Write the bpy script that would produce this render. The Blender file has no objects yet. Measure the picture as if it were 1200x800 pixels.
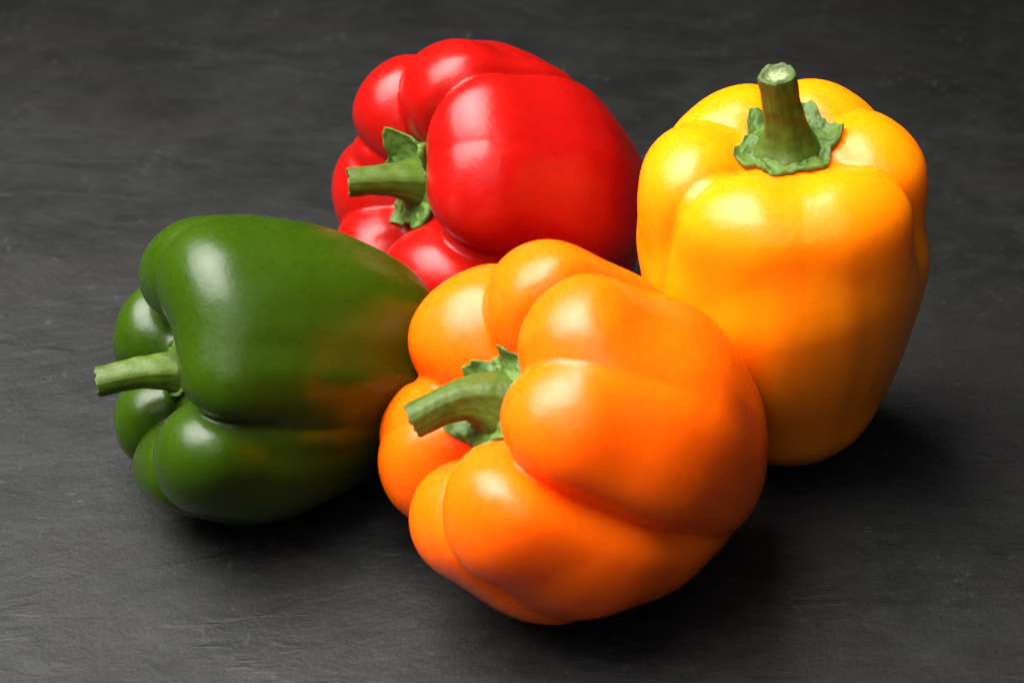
import bpy, math, random
import numpy as np
from mathutils import Vector, Matrix

scene = bpy.context.scene
R = math.radians

# ------------------------------------------------------------------ camera, light, exposure
PITCH, DIST = 35.0, 0.66
cam_data = bpy.data.cameras.new("camera")
cam = bpy.data.objects.new("camera", cam_data)
scene.collection.objects.link(cam)
cam.location = (0.0, -DIST * math.cos(R(PITCH)), DIST * math.sin(R(PITCH)))
cam.rotation_euler = (R(90 - PITCH), 0, 0)
cam_data.lens = 70
cam_data.sensor_width = 36
cam_data.clip_start = 0.01
cam_data.clip_end = 50
cam_data.dof.use_dof = True
cam_data.dof.focus_distance = 0.575
cam_data.dof.aperture_fstop = 13
scene.camera = cam

world = bpy.data.worlds.new("World")
scene.world = world
world.use_nodes = True
world.node_tree.nodes["Background"].inputs[0].default_value = (0.80, 0.90, 1.0, 1)
world.node_tree.nodes["Background"].inputs[1].default_value = 0.005

def area(name, loc, target, sx, sy, power, col, spread=180):
    d = bpy.data.lights.new(name, 'AREA')
    d.shape = 'RECTANGLE'; d.size = sx; d.size_y = sy
    d.energy = power; d.color = col; d.spread = R(spread)
    o = bpy.data.objects.new(name, d)
    scene.collection.objects.link(o)
    o.location = loc
    o.rotation_euler = (Vector(target) - Vector(loc)).to_track_quat('-Z', 'Y').to_euler()
    return o
area("softbox", (-0.31, -0.05, 0.58), (-0.10, -0.07, 0.03), 0.66, 0.66, 8.5, (1.0, 0.98, 0.955), 92)
area("front_reflector", (-0.05, -0.75, 0.95), (0.03, 0.0, 0.04), 0.9, 0.9, 4.3, (1.0, 0.99, 0.97))

scene.view_settings.view_transform = 'Standard'
scene.view_settings.look = 'None'
scene.view_settings.exposure = 0.0
scene.view_settings.gamma = 1.0
scene.render.engine = 'CYCLES'
scene.cycles.use_denoising = True
scene.cycles.max_bounces = 10

# ------------------------------------------------------------------ node helpers
class Nodes:
    def __init__(self, name):
        self.mat = bpy.data.materials.new(name)
        self.mat.use_nodes = True
        self.t = self.mat.node_tree
        self.p = self.t.nodes["Principled BSDF"]
        self.out = self.t.nodes["Material Output"]
    def n(self, kind, **kw):
        nd = self.t.nodes.new(kind)
        for k, v in kw.items():
            setattr(nd, k, v)
        return nd
    def link(self, a, b): self.t.links.new(a, b)
    def coord(self, scale=(1, 1, 1), rot=(0, 0, 0), loc=(0, 0, 0)):
        c = self.n("ShaderNodeTexCoord"); m = self.n("ShaderNodeMapping")
        m.inputs["Scale"].default_value = scale
        m.inputs["Rotation"].default_value = rot
        m.inputs["Location"].default_value = loc
        self.link(c.outputs["Object"], m.inputs["Vector"])
        return m.outputs[0]
    def noise(self, vec, scale, detail=4, rough=0.55, dist=0.0):
        nd = self.n("ShaderNodeTexNoise")
        nd.inputs["Scale"].default_value = scale
        nd.inputs["Detail"].default_value = detail
        nd.inputs["Roughness"].default_value = rough
        nd.inputs["Distortion"].default_value = dist
        self.link(vec, nd.inputs["Vector"])
        return nd.outputs["Fac"]
    def ramp(self, fac, stops):
        nd = self.n("ShaderNodeValToRGB")
        el = nd.color_ramp.elements
        while len(el) < len(stops): el.new(0.5)
        for e, (p, c) in zip(el, stops):
            e.position = p
            e.color = (c, c, c, 1) if isinstance(c, (int, float)) else (*c, 1)
        self.link(fac, nd.inputs[0])
        return nd.outputs[0]
    def math(self, op, a, b=None, clamp=False):
        nd = self.n("ShaderNodeMath", operation=op, use_clamp=clamp)
        for i, v in enumerate((a, b)):
            if v is None: continue
            if isinstance(v, (int, float)): nd.inputs[i].default_value = v
            else: self.link(v, nd.inputs[i])
        return nd.outputs[0]
    def mix(self, fac, a, b, blend='MIX'):
        nd = self.n("ShaderNodeMix", data_type='RGBA', blend_type=blend)
        for sock, v in ((nd.inputs[0], fac), (nd.inputs[6], a), (nd.inputs[7], b)):
            if isinstance(v, (int, float)): sock.default_value = v
            elif isinstance(v, tuple): sock.default_value = (*v, 1)
            else: self.link(v, sock)
        return nd.outputs[2]
    def bump(self, h, strength, dist, prev=None):
        nd = self.n("ShaderNodeBump")
        nd.inputs["Strength"].default_value = strength
        nd.inputs["Distance"].default_value = dist
        self.link(h, nd.inputs["Height"])
        if prev is not None: self.link(prev, nd.inputs["Normal"])
        return nd.outputs[0]
    def sep(self, vec):
        nd = self.n("ShaderNodeSeparateXYZ"); self.link(vec, nd.inputs[0])
        return nd.outputs

def skin_material(name, col, dark, sss, sss_col_radius, rough=0.30, tinge=None, extra_bump=1.0, sss_scale=0.013):
    """waxy pepper skin: thin colour mottling, faint pores, lengthwise fibres"""
    m = Nodes(name); p = m.p
    v = m.coord()
    mott = m.noise(v, 26, 3, 0.5)
    fibre = m.noise(m.coord(scale=(1, 1, 0.12)), 260, 3, 0.6)
    c = m.mix(m.ramp(mott, [(0.30, 0.0), (0.80, 0.6)]), col, dark)
    c = m.mix(m.math('MULTIPLY', m.ramp(fibre, [(0.42, 0.0), (0.70, 1.0)]), 0.28), c, dark)
    c = m.mix(m.math('MULTIPLY', m.ramp(m.noise(v, 420, 2, 0.5), [(0.52, 0.0), (0.70, 1.0)]), 0.35), c, tuple(0.86 * q for q in dark))
    if tinge:
        tcol, axis, lo, hi = tinge
        xyz = m.sep(m.coord())
        g = m.math('ADD', m.math('MULTIPLY', xyz[2], axis), m.math('MULTIPLY', m.math('SUBTRACT', m.noise(m.coord(scale=(1, 1, .45)), 20, 1, .5), 0.5), 0.06))
        f = m.ramp(m.math('MULTIPLY', m.math('SUBTRACT', g, lo), 1.0 / (hi - lo), True), [(0.0, 0.0), (1.0, 0.25)])
        c = m.mix(f, c, tcol)
    # sparse corky specks
    vo = m.n("ShaderNodeTexVoronoi"); vo.inputs["Scale"].default_value = 85
    m.link(v, vo.inputs["Vector"])
    keep = m.ramp(m.sep(vo.outputs["Color"])[0], [(0.90, 0.0), (0.93, 1.0)])
    dot = m.math('MULTIPLY', m.ramp(vo.outputs["Distance"], [(0.05, 1.0), (0.10, 0.0)]), keep)
    c = m.mix(m.math('MULTIPLY', dot, 0.55), c, tuple(0.35 * q for q in dark))
    m.link(c, p.inputs["Base Color"])
    p.inputs["Subsurface Weight"].default_value = sss
    p.inputs["Subsurface Radius"].default_value = sss_col_radius
    p.inputs["Subsurface Scale"].default_value = sss_scale
    p.subsurface_method = 'RANDOM_WALK'
    rr = m.ramp(m.noise(v, 160, 6, 0.72), [(0.3, rough - 0.05), (0.7, rough + 0.09)])
    m.link(rr, p.inputs["Roughness"])
    p.inputs["IOR"].default_value = 1.45
    p.inputs["Specular IOR Level"].default_value = 0.30
    pores = m.noise(v, 900, 2, 0.5)
    b = m.bump(pores, 0.075 * extra_bump, 0.0005)
    b = m.bump(m.noise(v, 210, 3, 0.55), 0.09 * extra_bump, 0.0012, b)
    b = m.bump(fibre, 0.05 * extra_bump, 0.0008, b)
    m.link(b, p.inputs["Normal"])
    return m.mat

def stem_material(name, light, dark, streak):
    m = Nodes(name); p = m.p
    v = m.coord()
    fib = m.noise(m.coord(scale=(1, 1, 0.14)), 420, 4, 0.65)
    blot = m.noise(v, 120, 3, 0.6)
    c = m.mix(m.ramp(fib, [(0.35, 0.0), (0.68, 1.0)]), light, dark)
    c = m.mix(m.math('MULTIPLY', m.ramp(blot, [(0.48, 0.0), (0.72, 1.0)]), 0.55), c, streak)
    m.link(c, p.inputs["Base Color"])
    p.inputs["Roughness"].default_value = 0.5
    p.inputs["Specular IOR Level"].default_value = 0.25
    p.inputs["Subsurface Weight"].default_value = 0.15
    p.inputs["Subsurface Radius"].default_value = (0.5, 1.0, 0.2)
    p.inputs["Subsurface Scale"].default_value = 0.0015
    b = m.bump(fib, 0.18, 0.0008)
    b = m.bump(m.noise(v, 700, 3, 0.6), 0.25, 0.0006, b)
    m.link(b, p.inputs["Normal"])
    return m.mat

def calyx_material(name, light, dark):
    m = Nodes(name); p = m.p
    v = m.coord()
    n1 = m.noise(v, 230, 4, 0.6)
    c = m.mix(m.ramp(n1, [(0.35, 0.0), (0.7, 1.0)]), light, dark)
    m.link(c, p.inputs["Base Color"])
    p.inputs["Roughness"].default_value = 0.55
    p.inputs["Specular IOR Level"].default_value = 0.3
    p.inputs["Subsurface Weight"].default_value = 0.12
    p.inputs["Subsurface Radius"].default_value = (0.5, 1.0, 0.2)
    p.inputs["Subsurface Scale"].default_value = 0.0012
    vo = m.n("ShaderNodeTexVoronoi", feature='SMOOTH_F1'); vo.inputs["Scale"].default_value = 330
    m.link(v, vo.inputs["Vector"])
    b = m.bump(vo.outputs["Distance"], 0.5, 0.0010)
    b = m.bump(n1, 0.4, 0.0012, b)
    m.link(b, p.inputs["Normal"])
    return m.mat

def cut_material(name, pale, green):
    """cut end of a stalk: green rim, ring of vessels, pale pith"""
    m = Nodes(name); p = m.p
    v = m.coord()
    at = m.n("ShaderNodeAttribute", attribute_name="ring")
    n1 = m.noise(v, 620, 4, 0.7)
    q = m.math('ADD', at.outputs["Fac"], m.math('MULTIPLY', m.math('SUBTRACT', n1, 0.5), 0.9))
    c = m.mix(m.ramp(q, [(0.25, 0.0), (0.62, 1.0)]), pale, green)
    c = m.mix(m.math('MULTIPLY', m.ramp(m.noise(v, 1400, 2, 0.5), [(0.5, 0.0), (0.65, 1.0)]), 0.5), c, green)
    m.link(c, p.inputs["Base Color"])
    p.inputs["Roughness"].default_value = 0.6
    m.link(m.bump(n1, 0.7, 0.0010), p.inputs["Normal"])
    return m.mat

def table_material():
    """dark slate: cleaved layers with a few thin scarps, soft mottling, fine grit and pale scuffs"""
    m = Nodes("dark_slate"); p = m.p
    v = m.coord()
    vs = m.coord(scale=(0.58, 1.0, 1.0), rot=(0, 0, R(-3)))      # the grain runs along the board
    big = m.noise(vs, 9, 6, 0.62, 1.4)
    mid = m.noise(vs, 42, 7, 0.70, 1.0)
    small = m.noise(m.coord(scale=(0.7, 1, 1)), 150, 5, 0.7, 0.6)
    fine = m.noise(v, 620, 4, 0.75)
    lay = m.noise(m.coord(scale=(0.20, 1.0, 1.0), rot=(0, 0, R(4))), 7.5, 6, 0.55, 0.6)
    fr = m.math('FRACT', m.math('MULTIPLY', lay, 11.0))
    gap = m.ramp(m.noise(v, 15, 3, 0.6), [(0.47, 0.0), (0.60, 1.0)])
    step = m.math('MULTIPLY', m.ramp(fr, [(0.0, 0.0), (0.05, 1.0), (1.0, 0.0)]), gap)
    edge = m.math('MULTIPLY', m.ramp(fr, [(0.0, 1.0), (0.045, 0.0)]), gap)
    c = m.ramp(big, [(0.30, (0.0038, 0.0039, 0.0037)), (0.70, (0.0083, 0.0085, 0.0081))])
    c = m.mix(m.ramp(mid, [(0.40, 0.0), (0.66, 1.0)]), c, (0.0120, 0.0121, 0.0115))
    c = m.mix(m.ramp(small, [(0.32, 0.6), (0.50, 0.0)]), c, (0.0032, 0.0033, 0.0031))
    c = m.mix(m.ramp(m.noise(vs, 16, 3, 0.5), [(0.53, 0.0), (0.68, 0.7)]), c, (0.0103, 0.0083, 0.0081))
    c = m.mix(m.math('MULTIPLY', edge, 0.7), c, (0.0024, 0.0024, 0.0024))
    sp = m.noise(m.coord(scale=(0.45, 1, 1), rot=(0, 0, R(25))), 420, 3, 0.6)
    sq = m.noise(m.coord(scale=(1, 0.28, 1), rot=(0, 0, R(48))), 330, 3, 0.6)
    grit = m.ramp(m.noise(v, 30, 4, 0.65), [(0.48, 0.0), (0.68, 0.75)])
    spk = m.math('MULTIPLY', m.math('MAXIMUM', m.ramp(sp, [(0.60, 0.0), (0.70, 1.0)]), m.ramp(sq, [(0.63, 0.0), (0.71, 1.0)])), grit)
    c = m.mix(spk, c, (0.050, 0.050, 0.047))
    c = m.mix(m.ramp(fine, [(0.30, 0.7), (0.47, 0.0)]), c, (0.0024, 0.0024, 0.0024))
    m.link(c, p.inputs["Base Color"])
    m.link(m.ramp(m.noise(v, 13, 6, 0.65), [(0.32, 0.42), (0.68, 0.64)]), p.inputs["Roughness"])
    p.inputs["Specular IOR Level"].default_value = 0.26
    b = m.bump(big, 0.32, 0.005)
    b = m.bump(step, 0.22, 0.0012, b)
    b = m.bump(mid, 0.14, 0.0022, b)
    b = m.bump(small, 0.20, 0.0010, b)
    b = m.bump(fine, 0.45, 0.0005, b)
    m.link(b, p.inputs["Normal"])
    return m.mat

# ------------------------------------------------------------------ table
def build_table():
    me = bpy.data.meshes.new("tabletop")
    x0, x1, y0, y1, h, bv = -1.1, 1.1, -0.75, 0.95, 0.035, 0.004
    rings = [(x0 + bv, y0 + bv, x1 - bv, y1 - bv, 0.0), (x0, y0, x1, y1, -bv), (x0, y0, x1, y1, -h)]
    vs, fs = [], []
    for a, b_, c, d, z in rings:
        vs += [(a, b_, z), (c, b_, z), (c, d, z), (a, d, z)]
    fs.append((0, 1, 2, 3))
    for k in range(2):
        for i in range(4):
            j = (i + 1) % 4
            fs.append((k * 4 + i, k * 4 + 4 + i, k * 4 + 4 + j, k * 4 + j))
    fs.append((11, 10, 9, 8))
    me.from_pydata(vs, [], fs); me.update()
    o = bpy.data.objects.new("tabletop", me)
    me.materials.append(table_material())
    o["kind"] = "structure"
    o["label"] = "dark grey rough slate tabletop under the four peppers"
    scene.collection.objects.link(o)
build_table()

# ------------------------------------------------------------------ implicit pepper body (centimetres, stem along +z)
def smin(a, b, k):
    h = np.maximum(k - np.abs(a - b), 0.0) / k
    return np.minimum(a, b) - h * h * k * 0.25

def table_fn(keys):
    """smooth interpolation of (z, value...) keys, as a fine lookup table"""
    keys = sorted(keys)
    z = np.array([k[0] for k in keys], float)
    V = np.array([k[1:] for k in keys], float)
    zz = np.linspace(z[0], z[-1], 240)
    cols = []
    for c in range(V.shape[1]):
        y = V[:, c]
        d = np.zeros_like(y)
        s = np.diff(y) / np.diff(z)
        for i in range(1, len(y) - 1):
            d[i] = 0 if s[i - 1] * s[i] <= 0 else 2 * s[i - 1] * s[i] / (s[i - 1] + s[i])
        d[0], d[-1] = 1.3 * s[0], 0.0      # keeps tapering at the blossom end, level at the shoulder
        i = np.clip(np.searchsorted(z, zz) - 1, 0, len(z) - 2)
        hh = z[i + 1] - z[i]; t = (zz - z[i]) / hh
        cols.append((2*t**3 - 3*t**2 + 1) * y[i] + (t**3 - 2*t**2 + t) * hh * d[i] + (-2*t**3 + 3*t**2) * y[i+1] + (t**3 - t**2) * hh * d[i+1])
    return z[0], z[-1], zz, cols

class Lobe:
    """a bent rounded column: keys are (z, distance from axis, radius, extra angle)"""
    def __init__(self, phi, keys, wide=1.3, tall=1.0, soft=0.9):
        self.soft = soft
        self.phi, self.wide, self.tall = phi, wide, tall
        self.z0, self.z1, self.zz, self.cols = table_fn(keys)
        outer = self.cols[0] + self.cols[1]
        self.slope = 0.0 if max(k[1] for k in keys) == 0 else max(0.0, (outer[4] - outer[0]) / (self.zz[4] - self.zz[0]))
    def __call__(self, P):
        z = P[:, 2]
        w = self.soft
        def over(x):                       # smooth max(x, 0)
            return np.where(x <= -w, 0.0, np.where(x >= w, x, (x + w) ** 2 / (4 * w)))
        zc = z - over(z - self.z1) + over(self.z0 - z)
        zq = np.clip(zc, self.z0, self.z1)
        cr, rad, dphi = (np.interp(zq, self.zz, c) for c in self.cols)
        cr = cr - self.slope * over(self.z0 - z)     # the taper runs on into the rounded tip
        a = np.radians(self.phi + dphi)
        ca, sa = np.cos(a), np.sin(a)
        u = P[:, 0] * ca + P[:, 1] * sa - cr
        w = (-P[:, 0] * sa + P[:, 1] * ca) / self.wide
        dz = (z - zc)
        dz = np.where(dz > 0, dz / self.tall, dz)
        return np.sqrt(u * u + w * w + dz * dz + 1e-9) - rad

def body_fn(spec):
    lobes = [[Lobe(*l[:2], **(l[2] if len(l) > 2 else {})) for l in g] for g in spec["lobes"]]
    core = Lobe(0, [(z, 0.0, r, 0.0) for z, r in spec["core"]], wide=1.0, tall=spec.get("core_tall", 0.8))
    ks_g, ks_o = spec.get("k_in", (0.5, 1.6)), spec.get("k_out", (0.10, 0.6))
    zt, zm = spec.get("k_z", (3.4, 0.6))
    rng = np.random.RandomState(spec["seed"])
    waves = [(rng.normal(size=3) * s, rng.uniform(0, 6.28), amp) for s, amp in ((0.35, .09), (0.5, .06), (0.8, .018), (1.2, .010)) for _ in range(3)]
    ribs = [(n_, a_, rng.uniform(0, 6.28), rng.uniform(0, 6.28)) for n_, a_ in ((7, .020), (11, .018), (17, .012), (25, .006))]
    grooves = spec.get("grooves", [])        # (angle, depth at shoulder, mid, blossom end, width, twist)
    bend = spec.get("bend", (0.0, 0.0))
    def f(P):
        P = P.copy()
        zz = (P[:, 2] / 4.5) ** 2
        P[:, 0] -= bend[0] * zz; P[:, 1] -= bend[1] * zz
        t = np.clip((P[:, 2] - zm) / (zt - zm), 0, 1); t = t * t * (3 - 2 * t)
        ki = ks_g[1] + (ks_g[0] - ks_g[1]) * t
        ko = ks_o[1] + (ks_o[0] - ks_o[1]) * t
        tot = core(P)
        first = True
        acc = None
        for g in lobes:
            a = g[0](P)
            for l in g[1:]:
                a = smin(a, l(P), ki)
            acc = a if acc is None else smin(acc, a, ko)
        tot = smin(tot, acc, 0.7 + 0.5 * (1 - t))
        if grooves:
            rr = np.hypot(P[:, 0], P[:, 1]); th = np.arctan2(P[:, 1], P[:, 0])
            ramp = np.clip((rr - 0.7) / 1.6, 0, 1); ramp = ramp * ramp * (3 - 2 * ramp)
            for ph, dt, dm, db, sg, tw in grooves:
                d = (th - np.radians(ph + tw * (1 - P[:, 2] / 3.0)) + np.pi) % (2 * np.pi) - np.pi
                w = np.sqrt((d * rr) ** 2 + 0.05 ** 2)
                dep = np.interp(P[:, 2], (-3.5, -2.0, 0.0, 2.0, 3.6), (db, (db + dm) / 2, dm, (dm + dt) / 2, dt))
                tot = tot + dep * ramp * np.exp(-w / sg)
        rr = np.hypot(P[:, 0], P[:, 1]); th = np.arctan2(P[:, 1], P[:, 0])
        side = np.clip((rr - 2.0) / 2.0, 0, 1) * np.clip((4.0 - P[:, 2]) / 2.5, 0, 1)
        for n_, a_, p_, q_ in ribs:
            tot = tot + side * a_ * np.sin(n_ * th + p_ + 0.35 * np.sin(P[:, 2] * 0.8 + q_))
        for k, ph, amp in waves:
            tot = tot + amp * np.sin(P @ k + ph)
        return tot
    return f

def polygonise(f, lo, hi, step):
    """naive surface nets, then Newton projection onto f = 0"""
    lo = np.array(lo, float)
    n = np.ceil((np.array(hi) - lo) / step).astype(int) + 1
    # coarse pass marks the blocks that can hold the surface
    B = 6
    nb = np.ceil(n / B).astype(int)
    c = np.stack(np.meshgrid(*[np.arange(m) for m in nb], indexing='ij'), -1).reshape(-1, 3)
    fc = f(lo + (c * B + B / 2) * step)
    near = np.abs(fc) < step * B * 1.6 + 0.1
    F = np.where(np.repeat(np.repeat(np.repeat(fc.reshape(nb), B, 0), B, 1), B, 2) > 0, 9.0, -9.0)
    cells = c[near]
    off = np.stack(np.meshgrid(*[np.arange(B)] * 3, indexing='ij'), -1).reshape(-1, 3)
    idx = (cells[:, None, :] * B + off[None]).reshape(-1, 3)
    for s in range(0, len(idx), 400000):
        ii = idx[s:s + 400000]
        F[ii[:, 0], ii[:, 1], ii[:, 2]] = f(lo + ii * step)
    ins = F < 0
    A = ins[:-1, :-1, :-1]
    cnt = np.zeros(A.shape, np.int8)
    sh = A.shape
    corners = [(i, j, k) for i in (0, 1) for j in (0, 1) for k in (0, 1)]
    def sub(G, o): return G[o[0]:o[0] + sh[0], o[1]:o[1] + sh[1], o[2]:o[2] + sh[2]]
    for o in corners: cnt += sub(ins, o)
    act = np.argwhere((cnt > 0) & (cnt < 8))
    vid = -np.ones(sh, np.int64); vid[tuple(act.T)] = np.arange(len(act))
    acc = np.zeros((len(act), 3)); num = np.zeros(len(act))
    for o in corners:
        for ax in range(3):
            if o[ax]: continue
            o2 = list(o); o2[ax] = 1
            a = F[act[:, 0] + o[0], act[:, 1] + o[1], act[:, 2] + o[2]]
            b = F[act[:, 0] + o2[0], act[:, 1] + o2[1], act[:, 2] + o2[2]]
            m = (a < 0) != (b < 0)
            t = np.where(m, a / np.where(m, a - b, 1), 0)
            p = np.tile(np.array(o, float), (len(act), 1)); p[:, ax] += t
            acc[m] += p[m]; num[m] += 1
    V = lo + (act + acc / num[:, None]) * step
    faces = []
    for ax in range(3):
        o = [0, 0, 0]; o[ax] = 1
        a = ins[:sh[0], :sh[1], :sh[2]]; b = sub(ins, o)
        e = np.argwhere(a != b)
        u, w = (ax + 1) % 3, (ax + 2) % 3
        e = e[(e[:, u] > 0) & (e[:, w] > 0)]
        def cell(du, dw):
            q = e.copy(); q[:, u] -= du; q[:, w] -= dw
            return vid[q[:, 0], q[:, 1], q[:, 2]]
        quad = np.stack([cell(1, 1), cell(0, 1), cell(0, 0), cell(1, 0)], 1)
        flip = ~a[e[:, 0], e[:, 1], e[:, 2]]
        quad[flip] = quad[flip][:, ::-1]
        faces.append(quad)
    faces = np.concatenate(faces)
    faces = faces[(faces >= 0).all(1)]
    h = 0.01
    for it in range(3):
        f0 = f(V)
        g = np.stack([(f(V + d) - f(V - d)) / (2 * h) for d in np.eye(3) * h], 1)
        V = V - np.clip(f0 / np.maximum((g * g).sum(1), 0.15), -step * 0.6, step * 0.6)[:, None] * g
    return V, faces

def mesh_np(name, V, F, mat, smooth=True):
    me = bpy.data.meshes.new(name)
    me.vertices.add(len(V)); me.vertices.foreach_set("co", np.asarray(V, np.float32).ravel())
    F = np.asarray(F); k = F.shape[1]
    me.loops.add(F.size); me.loops.foreach_set("vertex_index", F.astype(np.int32).ravel())
    me.polygons.add(len(F)); me.polygons.foreach_set("loop_start", np.arange(0, F.size, k, dtype=np.int32))
    me.update(calc_edges=True); me.validate()
    me.polygons.foreach_set("use_smooth", np.full(len(me.polygons), smooth))
    me.materials.append(mat)
    return me

def surf_z(f, x, y, z_hi, z_lo):
    """height of the pepper surface below (x, y), seen from the stem side"""
    P = np.stack([x, y, np.full_like(x, z_hi)], 1)
    z = np.full_like(x, z_hi)
    for _ in range(70):
        P[:, 2] = z
        z = np.maximum(z - np.maximum(f(P), 0.0) * 0.55, z_lo)
    return z

def vnoise(P, seed, scale):
    rng = np.random.RandomState(seed)
    o = np.zeros(len(P))
    for _ in range(7):
        k = rng.normal(size=P.shape[1]) * scale
        o += np.sin(P @ k + rng.uniform(0, 6.28))
    return o / 7 ** .5

# ------------------------------------------------------------------ stem and calyx
def build_stem(spec):
    """ribbed stalk swept along a bent path, flared into the calyx; returns stem V,F and the end cap V,F"""
    pts = np.array(spec["path"], float)             # control points, base to tip
    n = 60
    t = np.linspace(0, 1, n)
    m = len(pts) - 1
    C = sum(math.comb(m, i) * ((1 - t) ** (m - i) * t ** i)[:, None] * pts[i] for i in range(m + 1))
    T = np.gradient(C, axis=0); T /= np.linalg.norm(T, axis=1)[:, None]
    ref = np.array([1.0, 0.0, 0.0]) if abs(T[0, 0]) < .8 else np.array([0, 1.0, 0])
    X = np.zeros_like(T); Y = np.zeros_like(T)
    for i in range(n):
        x = ref - T[i] * (ref @ T[i]); x /= np.linalg.norm(x); ref = x
        X[i] = x; Y[i] = np.cross(T[i], x)
    rk = spec["radius"]
    rad = np.interp(t, [a for a, _ in rk], [b for _, b in rk])
    for _ in range(3): rad[1:-1] = (rad[:-2] + 2 * rad[1:-1] + rad[2:]) / 4
    nr = 72
    a = np.arange(nr) / nr * 2 * np.pi
    ribs = spec.get("ribs", 5)
    sd = spec["seed"]
    V = []
    for i in range(n):
        amp = 0.022 + 0.03 * (1 - t[i])
        prof = 1 + amp * np.cos(ribs * a + 0.6 * t[i] + sd) + 0.025 * np.cos(3 * a + sd * 2) + 0.010 * np.cos(13 * a + 2 * sd + t[i]) + 0.008 * np.cos(23 * a + sd)
        r = rad[i] * prof
        V.append(C[i] + np.outer(np.cos(a) * r, X[i]) + np.outer(np.sin(a) * r, Y[i]))
    V = np.concatenate(V)
    V += (vnoise(V, sd + 3, 4.0) * 0.018 + vnoise(V, sd + 4, 11.0) * 0.006)[:, None] * (V - np.repeat(C, nr, 0)) / np.repeat(rad, nr)[:, None]
    # ragged slanted cut
    tilt = spec.get("cut", (0.0, 0.0))
    e = V[-nr:] - C[-1]
    V[-nr:] += np.outer(e @ X[-1] * tilt[0] + e @ Y[-1] * tilt[1] + 0.02 * vnoise(e, sd + 9, 9.0), T[-1])
    F = []
    for i in range(n - 1):
        for j in range(nr):
            k = (j + 1) % nr
            F.append((i * nr + j, i * nr + k, (i + 1) * nr + k, (i + 1) * nr + j))
    # end cap: pale rim, sunken fibrous pith
    rim = V[-nr:]
    mid = rim.mean(0)
    rings = [(1.0, 0.0), (0.96, 0.045), (0.88, 0.07), (0.76, 0.03), (0.68, -0.05), (0.55, -0.05), (0.40, -0.09), (0.25, -0.03), (0.10, -0.06)]
    cv = []
    for s, d in rings:
        r = mid + (rim - mid) * s + T[-1] * d * rad[-1] / 0.6
        if s < 0.97:
            r = r + np.outer(vnoise(r, sd + 20, 14.0) * 0.03, T[-1])
        cv.append(r)
    cv = np.concatenate(cv)
    cf = []
    for i in range(len(rings) - 1):
        for j in range(nr):
            k = (j + 1) % nr
            cf.append((i * nr + j, i * nr + k, (i + 1) * nr + k, (i + 1) * nr + j))
    b = (len(rings) - 1) * nr
    cv = np.concatenate([cv, cv[-nr:].mean(0)[None]])
    ctr = len(cv) - 1
    for j in range(0, nr, 2):
        cf.append((b + j, b + j + 1, b + (j + 2) % nr, ctr))
    return V, np.array(F), cv, np.array(cf)

def build_calyx(spec, f, z_hi, z_lo):
    """leathery star collar that drapes over the pit floor, with turned-up points"""
    sd = spec["seed"]
    nr, na = 34, 180
    a = np.arange(na) / na * 2 * np.pi
    Rout = np.full(na, spec["r"])
    for ph, amp, wd in spec["points"]:
        d = (a - R(ph) + np.pi) % (2 * np.pi) - np.pi
        Rout = Rout + amp * np.maximum(0, 1 - np.abs(d) / R(wd)) ** 1.1
    Rout = Rout + 0.02 * np.sin(9 * a + sd) + 0.02 * np.sin(17 * a + 2 * sd) + 0.008 * np.sin(31 * a + sd)
    s = np.linspace(0.12, 1, nr)
    rr = s[:, None] * Rout[None]
    x = (rr * np.cos(a)).ravel() + spec.get("off", (0, 0))[0]
    y = (rr * np.sin(a)).ravel() + spec.get("off", (0, 0))[1]
    z = surf_z(f, x, y, z_hi, z_lo)
    Z = z.reshape(nr, na)
    cap = spec.get("max_rise", 0.9)
    base = Z[0].mean()
    Z = np.minimum(Z, base + cap * (0.15 + s[:, None]))
    for _ in range(6):                                     # leather does not follow every crease
        Z = (Z + np.roll(Z, 1, 1) + np.roll(Z, -1, 1)) / 3
    P2 = np.stack([x, y], 1)
    wr = (vnoise(P2, sd + 1, 3.2) * 0.06 + vnoise(P2, sd + 2, 7.5) * 0.045 + vnoise(P2, sd + 5, 16.0) * 0.018).reshape(nr, na) * np.clip(s * 1.6 - 0.3, 0, 1)[:, None]
    curl = spec.get("curl", 0.15) * np.clip((s - 0.6) / 0.4, 0, 1)[:, None] ** 2 * (0.6 + 0.6 * np.sin(5 * a + sd)[None])
    Z = np.maximum(Z, z.reshape(nr, na)) if spec.get("above", True) else Z
    top = Z + spec.get("lift", 0.10) + np.abs(wr) + wr * 0.4 + curl + 0.12 * np.exp(-(s / 0.4) ** 2)[:, None]
    bot = Z - 0.05 + curl * 0.85
    th = 0.09 * (1 - s[:, None] ** 6 * 0.5)
    bot = np.minimum(bot, top - th)
    bot = np.maximum(bot, top - 0.28)
    V = np.concatenate([np.stack([x, y, top.ravel()], 1), np.stack([x, y, bot.ravel()], 1)])
    N = nr * na
    F = []
    for i in range(nr - 1):
        for j in range(na):
            k = (j + 1) % na
            F.append((i * na + j, (i + 1) * na + j, (i + 1) * na + k, i * na + k))
            F.append((N + i * na + j, N + i * na + k, N + (i + 1) * na + k, N + (i + 1) * na + j))
    for j in range(na):
        k = (j + 1) % na
        i = nr - 1
        F.append((i * na + j, N + i * na + j, N + i * na + k, i * na + k))
        F.append((j, k, N + k, N + j))
    return V, np.array(F), base

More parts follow.
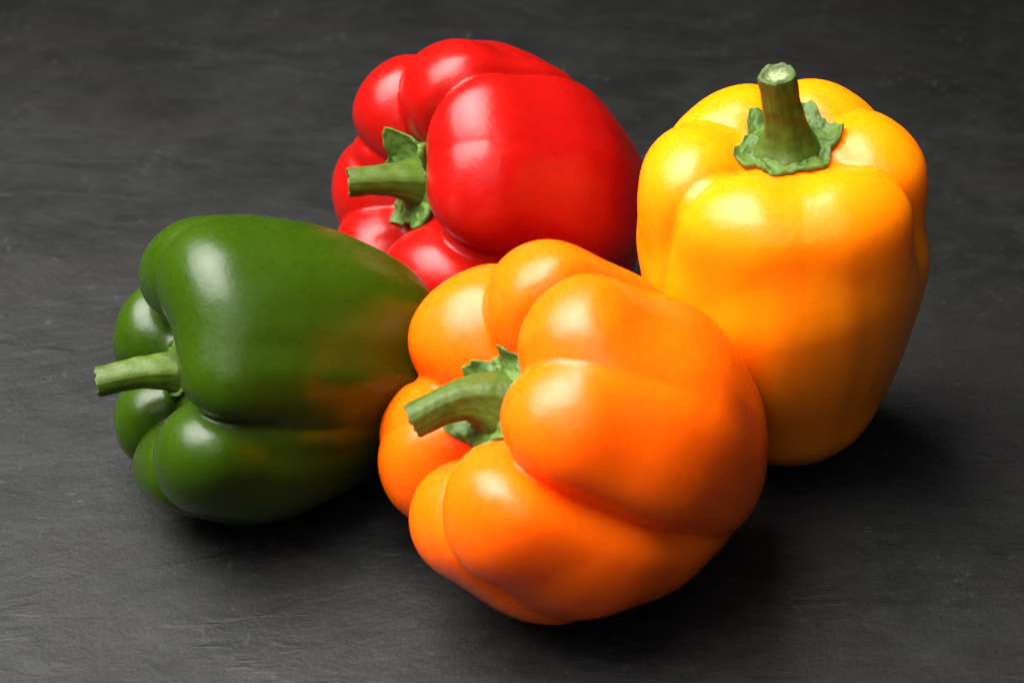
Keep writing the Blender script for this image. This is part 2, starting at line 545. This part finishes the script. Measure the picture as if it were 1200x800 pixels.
# ------------------------------------------------------------------ a pepper
STEP = 0.075
def build_pepper(spec):
    f = body_fn(spec)
    e = spec.get("ext", 5.6)
    V, F = polygonise(f, (-e, -e, -e - .8), (e, e, e + .6), STEP)
    cm = 0.01 * spec.get("size", 1.0)
    az, el = R(spec["az"]), R(spec["el"])
    d = Vector((math.cos(el) * math.cos(az), math.cos(el) * math.sin(az), math.sin(el)))
    up = Vector((0, 1, 0)) if abs(d.z) > 0.85 else Vector((0, 0, 1))
    y = (up - d * up.dot(d)).normalized()
    x = y.cross(d)
    M = Matrix((x, y, d)).transposed()                    # local -> world
    W = V @ np.array(M).T
    zoff = -W[:, 2].min() - 0.03                           # rests on the table with a hair of contact
    root = bpy.data.objects.new("bell_pepper", None)
    root.empty_display_size = 0.03
    root.location = (spec["pos"][0] * .01, spec["pos"][1] * .01, 0)
    scene.collection.objects.link(root)
    root["label"] = spec["label"]; root["category"] = "bell pepper"; root["group"] = "bell peppers on the dark tabletop"
    mat4 = Matrix.Translation((0, 0, zoff * cm)) @ M.to_4x4()
    def part(name, v, fc, mat, parent, local=None):
        o = bpy.data.objects.new(name, mesh_np(name, v * cm, fc, mat))
        scene.collection.objects.link(o)
        o.parent = parent
        o.matrix_local = mat4 if local is None else local
        return o
    part("body", V, F, spec["skin"], root)
    if spec.get("calyx"):
        v, fc, base = build_calyx(spec["calyx"], f, 6.0, spec.get("pit_lo", 0.5))
        part("calyx", v, fc, spec["calyx_mat"], root)
    st = dict(spec["stem"])
    dz = base - 0.15 - st["path"][0][2]                    # the stalk grows out of the collar
    k = len(st["path"]) - 1
    st["path"] = [(px, py, pz + dz * (1 - i / k)) for i, (px, py, pz) in enumerate(st["path"])]
    v, fc, cv, cf = build_stem(st)
    so = part("stem", v, fc, spec["stem_mat"], root)
    co = part("cut_face", cv, cf, spec["cut_mat"], so, Matrix.Identity(4))
    mid = cv[-1]
    rr = np.linalg.norm(cv - mid, axis=1)
    at = co.data.attributes.new("ring", 'FLOAT', 'POINT')
    at.data.foreach_set("value", (rr / rr.max()).astype(np.float32))
    return root

SKIN = {
    "orange": skin_material("orange_skin", (0.96, 0.125, 0.001), (0.94, 0.106, 0.001), 0.75, (1.0, 0.30, 0.05), 0.275),
    "yellow": skin_material("yellow_skin", (0.95, 0.226, 0.001), (0.93, 0.208, 0.001), 0.75, (1.0, 0.50, 0.05), 0.285),
    "red": skin_material("red_skin", (0.33, 0.0035, 0.002), (0.28, 0.003, 0.002), 0.30, (1.0, 0.08, 0.05), 0.26),
    "green": skin_material("green_skin", (0.022, 0.050, 0.0008), (0.015, 0.037, 0.0006), 0.20, (0.35, 1.0, 0.08), 0.28,
                           tinge=((0.042, 0.020, 0.0015), -1.0, 0.034, 0.095), sss_scale=0.005),
}
STEM = stem_material("stem_green", (0.058, 0.094, 0.005), (0.036, 0.066, 0.004), (0.024, 0.040, 0.003))
CALYX = calyx_material("calyx_green", (0.085, 0.145, 0.020), (0.034, 0.076, 0.007))
CUT = cut_material("stem_cut", (0.25, 0.29, 0.13), (0.048, 0.084, 0.009))

def std(zt=2.5, rt=2.6, Rt=1.85, rm=2.35, Rm=2.0, zb=-2.9, rb=1.5, Rb=1.6, tw=0.0):
    return [(zt, rt, Rt, 0.0), (0.0, rm, Rm, tw * .5), (zb, rb, Rb, tw)]

NB = dict(wide=1.28)
NO = dict(wide=1.17)
PEPPERS = []
PEPPERS.append(dict(
    label="orange bell pepper lying on its side in front of the yellow one", seed=4,
    skin=SKIN["orange"], stem_mat=STEM, calyx_mat=CALYX, cut_mat=CUT,
    k_in=(0.32, 1.9), k_out=(0.08, 0.35), pos=(2.25, -10.7), az=192, el=34, size=1.09,
    lobes=[
        [(32, std(rt=2.9, Rt=1.75, rm=2.7, Rm=2.05, zb=-2.1, rb=1.9, Rb=1.9, tw=10), NO), (71, std(rt=2.95, Rt=1.75, rm=2.55, zb=-2.0, rb=1.7, Rb=1.75, tw=14), NO)],
        [(122, std(rt=2.7, Rt=1.7, rm=2.45, Rm=1.95, zb=-1.5, rb=1.4, Rb=1.5, tw=16), NO), (182, std(rt=2.85, Rt=1.9, zb=-1.6, tw=20), NO)],
        [(241, std(rt=3.0, Rt=1.85, zb=-1.6, tw=20), NO)],
        [(302, std(rt=2.8, Rt=1.6, zb=-1.4), NO), (342, std(rt=2.9, Rt=1.85, zb=-1.9, rm=2.6, Rm=2.05, rb=2.0, Rb=1.9, tw=2), NO)],
    ],
    grooves=[(97, .5, .42, .08, .32, 8), (7, .45, .32, .20, .34, 2), (211, .40, .2, .1, .32, 10), (270, .35, .2, .1, .32, 6),
             (150, .18, .06, .0, .3, 8), (51, .18, .0, .0, .45, 0), (322, .28, .08, .0, .22, 0), (240, .14, .04, .0, .4, 0)],
    core=[(-2.6, 1.4), (-1.0, 2.9), (1.0, 2.9), (1.8, 1.8)],
    calyx=dict(r=1.2, seed=5, points=[(75, .4, 34), (115, .2, 25), (200, .05, 25), (255, .3, 28), (320, .35, 25)]),
    stem=dict(path=[(0, 0, 2.7), (0, 0, 3.6), (.0, -.4, 4.1), (.3, -1.15, 4.8)], radius=[(0, .9), (.2, .69), (.45, .51), (.8, .45), (1, .45)], seed=1, cut=(.2, .1)),
))
PEPPERS.append(dict(
    label="yellow bell pepper standing upright with a thick green stem", seed=11,
    skin=SKIN["yellow"], stem_mat=STEM, calyx_mat=CALYX, cut_mat=CUT,
    k_in=(0.7, 2.2), pos=(8.0, -5.5), az=215, el=85, size=0.91,
    lobes=[
        [(8, std(zt=3.3, zb=-4.4, rm=2.25, Rm=2.0)), (62, std(zt=3.25, zb=-4.4))],
        [(122, std(zt=3.35, zb=-4.4)), (178, std(zt=3.4, zb=-4.4, rt=2.9))],
        [(236, std(zt=3.0, zb=-4.4, rt=2.7, rm=2.5, Rm=2.05)), (304, std(zt=3.0, zb=-4.4, rt=2.7, rm=2.5, Rm=2.05))],
    ], k_out=(0.15, 1.0),
    grooves=[(206, .16, .10, .06, .35, 0), (335, .12, .07, .04, .4, 0), (92, .3, .15, .1, .3, 0), (270, .03, .0, .0, .5, 0), (150, .15, .06, .0, .3, 0), (35, .15, .06, 0, .3, 0)],
    core=[(-4.2, 1.5), (-1.0, 3.2), (2.2, 3.1), (3.1, 2.0)], ext=6.2,
    calyx=dict(r=1.30, seed=8, max_rise=0.35, curl=0.10, points=[(12, .42, 32), (62, .5, 30), (128, .5, 30), (192, .5, 34), (245, .30, 30), (305, .28, 30)]),
    stem=dict(path=[(-.05, 0, 3.4), (-.05, 0, 4.6), (-.2, 0, 5.4), (-.4, 0, 7.2)], radius=[(0, 1.1), (.14, .86), (.3, .71), (.5, .62), (.75, .57), (.95, .59), (1, .56)], seed=2, cut=(0, 0)),
))
PEPPERS.append(dict(
    label="red bell pepper lying on its side behind the green and orange ones", seed=21,
    skin=SKIN["red"], stem_mat=STEM, calyx_mat=CALYX, cut_mat=CUT,
    pos=(-0.3, 1.6), k_in=(0.6, 2.0), az=209, el=26, size=1.07,
    lobes=[
        [(25, std(rt=2.75, Rt=1.75, rm=2.6, zb=-2.55, rb=1.75, Rb=1.7, tw=-4), NB), (58, std(rt=2.8, Rt=1.7, rm=2.45, zb=-2.3, rb=1.4, Rb=1.6, tw=8), NB)],
        [(98, std(rt=2.65, Rt=1.65, zb=-1.8, rb=1.2, Rb=1.4, tw=20), NB), (160, std(rt=2.6, Rt=1.9, zb=-2.0, rb=1.3, Rb=1.4, tw=20), NB)],
        [(207, std(rt=3.1, Rt=1.6, zb=-2.2, tw=20), NB), (250, std(rt=3.15, Rt=1.6, zb=-2.2, tw=12), NB)],
        [(312, std(rt=3.0, Rt=1.8, zb=-2.3, tw=6), NB)],
    ],
    grooves=[(79, .42, .28, .06, .32, 3), (354, .42, .25, .08, .35, 4), (182, .35, .2, .1, .3, 10), (229, .22, .06, .0, .25, 8), (281, .3, .2, .1, .3, 4),
             (130, .25, .1, .0, .3, 12), (42, .08, .0, .0, .5, 0)],
    core=[(-2.6, 1.4), (-1.0, 2.9), (1.0, 2.9), (1.8, 1.8)],
    calyx=dict(r=1.2, seed=15, points=[(60, .5, 30), (135, .4, 25), (200, .3, 25), (250, .5, 28), (320, .3, 25)]),
    stem=dict(path=[(0, 0, 2.7), (0, 0, 3.7), (-.1, -.2, 4.3), (-.3, -0.5, 5.2)], radius=[(0, .8), (.2, .6), (.45, .48), (.8, .43), (1, .44)], seed=3, cut=(.2, .1)),
))
PEPPERS.append(dict(
    label="dark green bell pepper lying on its side, stem turned away from the others", seed=31,
    skin=SKIN["green"], stem_mat=STEM, calyx_mat=CALYX, cut_mat=CUT,
    k_in=(0.8, 1.8), pos=(-7.05, -7.15), az=206, el=19, size=0.955,
    lobes=[
        [(35, std(zb=-2.9, rb=1.7, Rb=1.65, rt=2.75, Rt=1.75), NB), (80, std(zb=-3.3, rb=1.9, Rb=1.75, rt=3.0, Rt=1.9), NB), (122, std(zb=-3.3, rb=1.95, Rb=1.75, rt=2.8, Rt=1.7), NB)],
        [(189, std(zb=-2.9, rb=1.7, Rb=1.65, rt=2.7, Rt=1.7), NB)],
        [(243, std(zb=-2.9, rb=1.7, Rb=1.65, rt=2.7, Rt=1.6), NB)],
        [(288, std(zb=-2.9, rb=1.7, Rb=1.65, rt=2.8, Rt=1.6), NB), (335, std(zb=-2.9, rb=1.7, Rb=1.65, rt=2.7, Rt=1.8), NB)],
    ],
    grooves=[(8, .35, .10, .05, .4, 0), (158, .35, .2, .1, .32, 0), (216, .35, .2, .1, .32, 0), (265, .35, .2, .1, .3, 0), (312, .25, .08, .0, .22, 0), (102, .12, .0, .0, .4, 0)],
    core=[(-2.6, 1.4), (-1.0, 2.9), (1.0, 2.9), (1.8, 1.8)],
    calyx=dict(r=0.75, seed=25, max_rise=.3, curl=.03, points=[(60, .2, 30), (135, .2, 25), (200, .15, 25), (280, .2, 28)]),
    stem=dict(path=[(0, 0, 2.6), (0, 0, 3.5), (-.2, -.2, 4.1), (-.3, -.6, 5.2)], radius=[(0, .7), (.2, .55), (.45, .48), (.8, .45), (1, .46)], seed=3, cut=(.2, .1)),
))
for s in PEPPERS:
    build_pepper(s)
